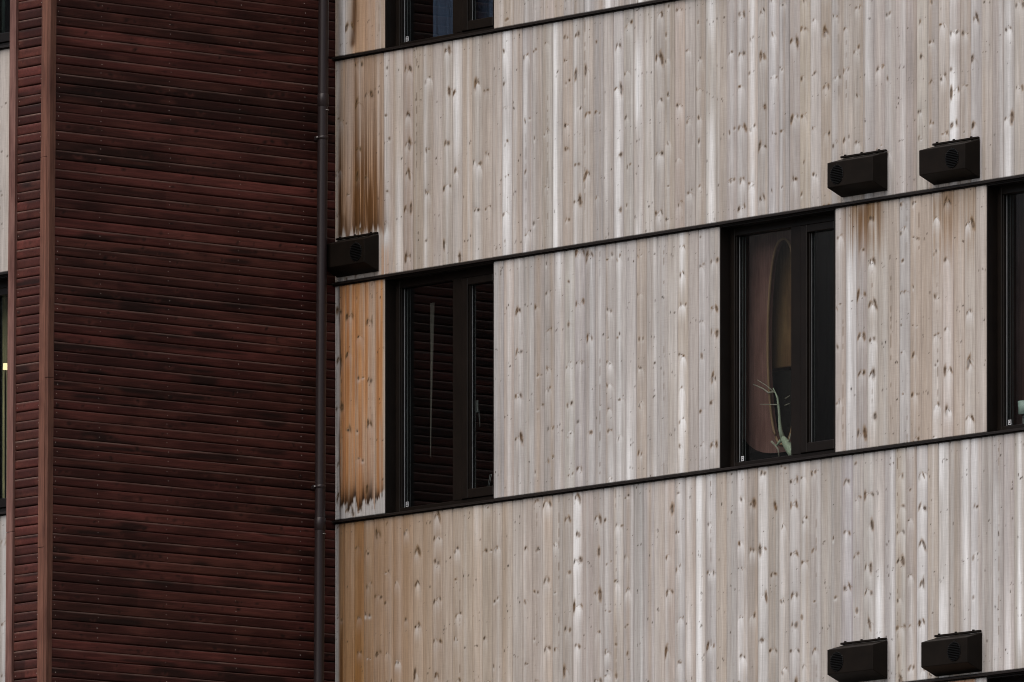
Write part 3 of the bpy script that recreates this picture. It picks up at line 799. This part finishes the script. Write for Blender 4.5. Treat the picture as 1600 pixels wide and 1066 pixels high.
pl = thing('plant', 'pale green branching plant at the bottom of the middle window', 'plant', (4.10, .19, 10.99))
def P3(x, z, y=.185): return (x, y, z)
s = MB()
s.tube([P3(4.150, 10.985), P3(4.120, 11.02), P3(4.075, 11.065), P3(4.030, 11.115)], [.036, .032, .027, .016], 12)
s.tube([P3(4.036, 11.105), P3(4.012, 11.16), P3(4.004, 11.22), P3(3.998, 11.29), P3(3.985, 11.36), P3(3.945, 11.42)], [.018, .012, .009, .0075, .006, .003], 10)
s.tube([P3(4.035, 11.11), P3(3.998, 11.085), P3(3.970, 11.062)], [.013, .008, .005], 8)
s.build('stem', M['plant'], pl)
for pp, rr in ((((3.960, 11.395), (3.905, 11.395), (3.855, 11.425), (3.769, 11.458)), .0068), (((3.950, 11.40), (3.887, 11.44), (3.805, 11.482)), .0045), (((3.998, 11.315), (3.93, 11.322), (3.828, 11.333)), .0045),
              (((3.935, 11.098), (3.965, 11.075), (3.995, 11.045), (4.003, 11.0)), .0078), (((4.06, 11.345), (4.10, 11.36)), .0045), (((4.055, 11.305), (4.10, 11.312)), .004), (((4.09, 11.07), (4.11, 11.13)), .006)):
    t = MB(); q = len(pp); t.tube([P3(x, z, .182) for x, z in pp], [rr * (1 - .5 * i / (q - 1)) for i in range(q)], 8)
    t.build('twig', M['twig'], pl)
# reeds in a slim holder on the sill beside the orange pier
rd = thing('reed_diffuser', 'thin pale sticks leaning on the sill behind the opening sash beside the orange pier', 'reed diffuser', (1.252, .2, 10.99))
rr = MB()
for a, b in ((1.247, 1.273), (1.258, 1.287)): rr.tube([(a, .2, 11.045), (b, .2, 11.138)], .0026, 6)
rr.build('stick', M['bead'], rd)
MB().tube([(1.252, .2, 10.99), (1.252, .2, 11.045)], [.022, .016], 14).build('holder', M['fabric_dark'], rd)

# right window: brown screen board, a dark chair back and a pale mint cup
bd = MB().box(5.75, 7.05, .30, .325, 10.6, 12.5, .004).build('room_divider', M['screen'], None, (6.5, .31, 10.6)); tag(bd, 'brown wooden room divider behind the rightmost window', 'screen')
ch = MB()
ch.tube([(5.97, .215, 10.4), (5.972, .215, 10.95), (5.976, .215, 11.09), (5.985, .215, 11.16), (5.998, .215, 11.12), (6.008, .215, 11.06), (6.045, .215, 11.00), (6.15, .215, 10.975)], [.016, .018, .022, .026, .021, .015, .012, .012], 12)
c = ch.build('chair_back', M['fabric_dark'], None, (6.2, .215, 10.4)); tag(c, 'black curved chair back low in the rightmost window', 'chair')
cu = thing('cup', 'pale mint cup on a short glass stand in the rightmost window', 'cup', (6.180, .20, 10.99))
MB().tube([(6.180, .20, 11.055), (6.180, .20, 11.058), (6.180, .20, 11.135), (6.180, .20, 11.135), (6.180, .20, 11.07)], [.030, .036, .040, .036, .032], 20).build('bowl', M['mint'], cu)
MB().tube([(6.180, .20, 10.985), (6.180, .20, 10.99), (6.180, .20, 10.995), (6.180, .20, 11.054)], [.03, .03, .012, .012], 16).build('stand', M['bead'], cu)

# ================================================================== ground and an added dark hill that keeps sky out of the panes
gm, nt, n, l, b = new_mat('courtyard_ground')
f = grain_chain(nt, (.6, .6, .6), 8); l.new(ramp(nt, f, .3, .7, (.075, .07, .062), (.13, .125, .115)), b.inputs['Base Color']); b.inputs['Roughness'].default_value = .9
g = MB(); v = [g.bm.verts.new(p) for p in ((-700, -700, 0), (700, -700, 0), (700, 700, 0), (-700, 700, 0))]; g.bm.faces.new(v)
go = g.build('ground', gm); go['kind'] = 'structure'
hm, nt, n, l, b = new_mat('sky_blocker_dark')
f = grain_chain(nt, (.09, .09, .05), 8, .7, 1.0); l.new(ramp(nt, f, .3, .7, (.004, .003, .003), (.014, .010, .009)), b.inputs['Base Color']); b.inputs['Roughness'].default_value = .95
bm = bmesh.new(); NA, NR = 60, 14; rows = []
for j in range(NR + 1):
    row = []
    for i in range(NA + 1):
        a = math.radians(190 + 62 * i / NA); r = 46 + 10 * j
        fade = math.sin(math.pi * i / NA) ** .5 if 0 < i < NA else 0
        z = (34 * (1 - math.exp(-j / 2.6)) * (.85 + .3 * n1(np.array([i * .35]), 1, 900 + j // 4)[0]) + 1.5 * math.sin(i * 1.7 + j)) * fade - .3
        row.append(bm.verts.new((r * math.cos(a), r * math.sin(a), z)))
    rows.append(row)
for j in range(NR):
    for i in range(NA):
        bm.faces.new((rows[j][i], rows[j][i + 1], rows[j + 1][i + 1], rows[j + 1][i])).smooth = True
bmesh.ops.recalc_face_normals(bm, faces=bm.faces[:])
me = bpy.data.meshes.new('sky_blocker_hill'); bm.to_mesh(me); bm.free()
ho = link('sky_blocker_hill', me, hm); ho['kind'] = 'structure'

# ================================================================== light
SUN_AZ = Vector((math.sin(math.radians(6)), -math.cos(math.radians(6)), 0))     # towards the sun, seen from the wall
EL = math.radians(52)
to_sun = Vector((SUN_AZ.x * math.cos(EL), SUN_AZ.y * math.cos(EL), math.sin(EL)))
sd = bpy.data.lights.new('overcast_sun', 'SUN'); sd.energy = 1.45; sd.angle = math.radians(70); sd.color = (1.0, .965, .925)
so = bpy.data.objects.new('overcast_sun', sd); COL.objects.link(so)
so.rotation_euler = (-to_sun).to_track_quat('-Z', 'Y').to_euler(); so.location = (0, -20, 40)
w = bpy.data.worlds.new('World'); sc.world = w; w.use_nodes = True
nt = w.node_tree; bg = nt.nodes['Background']; sky = nt.nodes.new('ShaderNodeTexSky')
sky.sky_type = 'NISHITA'; sky.sun_disc = False; sky.sun_elevation = EL
sky.sun_rotation = math.atan2(to_sun.x, to_sun.y)
sky.air_density = 1.0; sky.dust_density = 4.0; sky.ozone_density = 1.0
nt.links.new(sky.outputs['Color'], bg.inputs['Color']); bg.inputs['Strength'].default_value = .05

# ================================================================== camera: level, long lens, shifted up
cd = bpy.data.cameras.new('camera'); cam = bpy.data.objects.new('camera', cd); COL.objects.link(cam)
cam.location = (64.4444, -52.8365, 1.6); cam.rotation_euler = (math.radians(90), 0, math.radians(49.8906))
cd.sensor_width = 36; cd.lens = 468.72; cd.shift_y = 1.635625; cd.clip_end = 2000; cd.clip_start = 1
sc.camera = cam
sc.view_settings.view_transform = 'Standard'; sc.view_settings.look = 'None'; sc.view_settings.gamma = 1
sc.view_settings.exposure = 1.10
sc.cycles.filter_width = .95; sc.cycles.max_bounces = 8; sc.cycles.transparent_max_bounces = 16
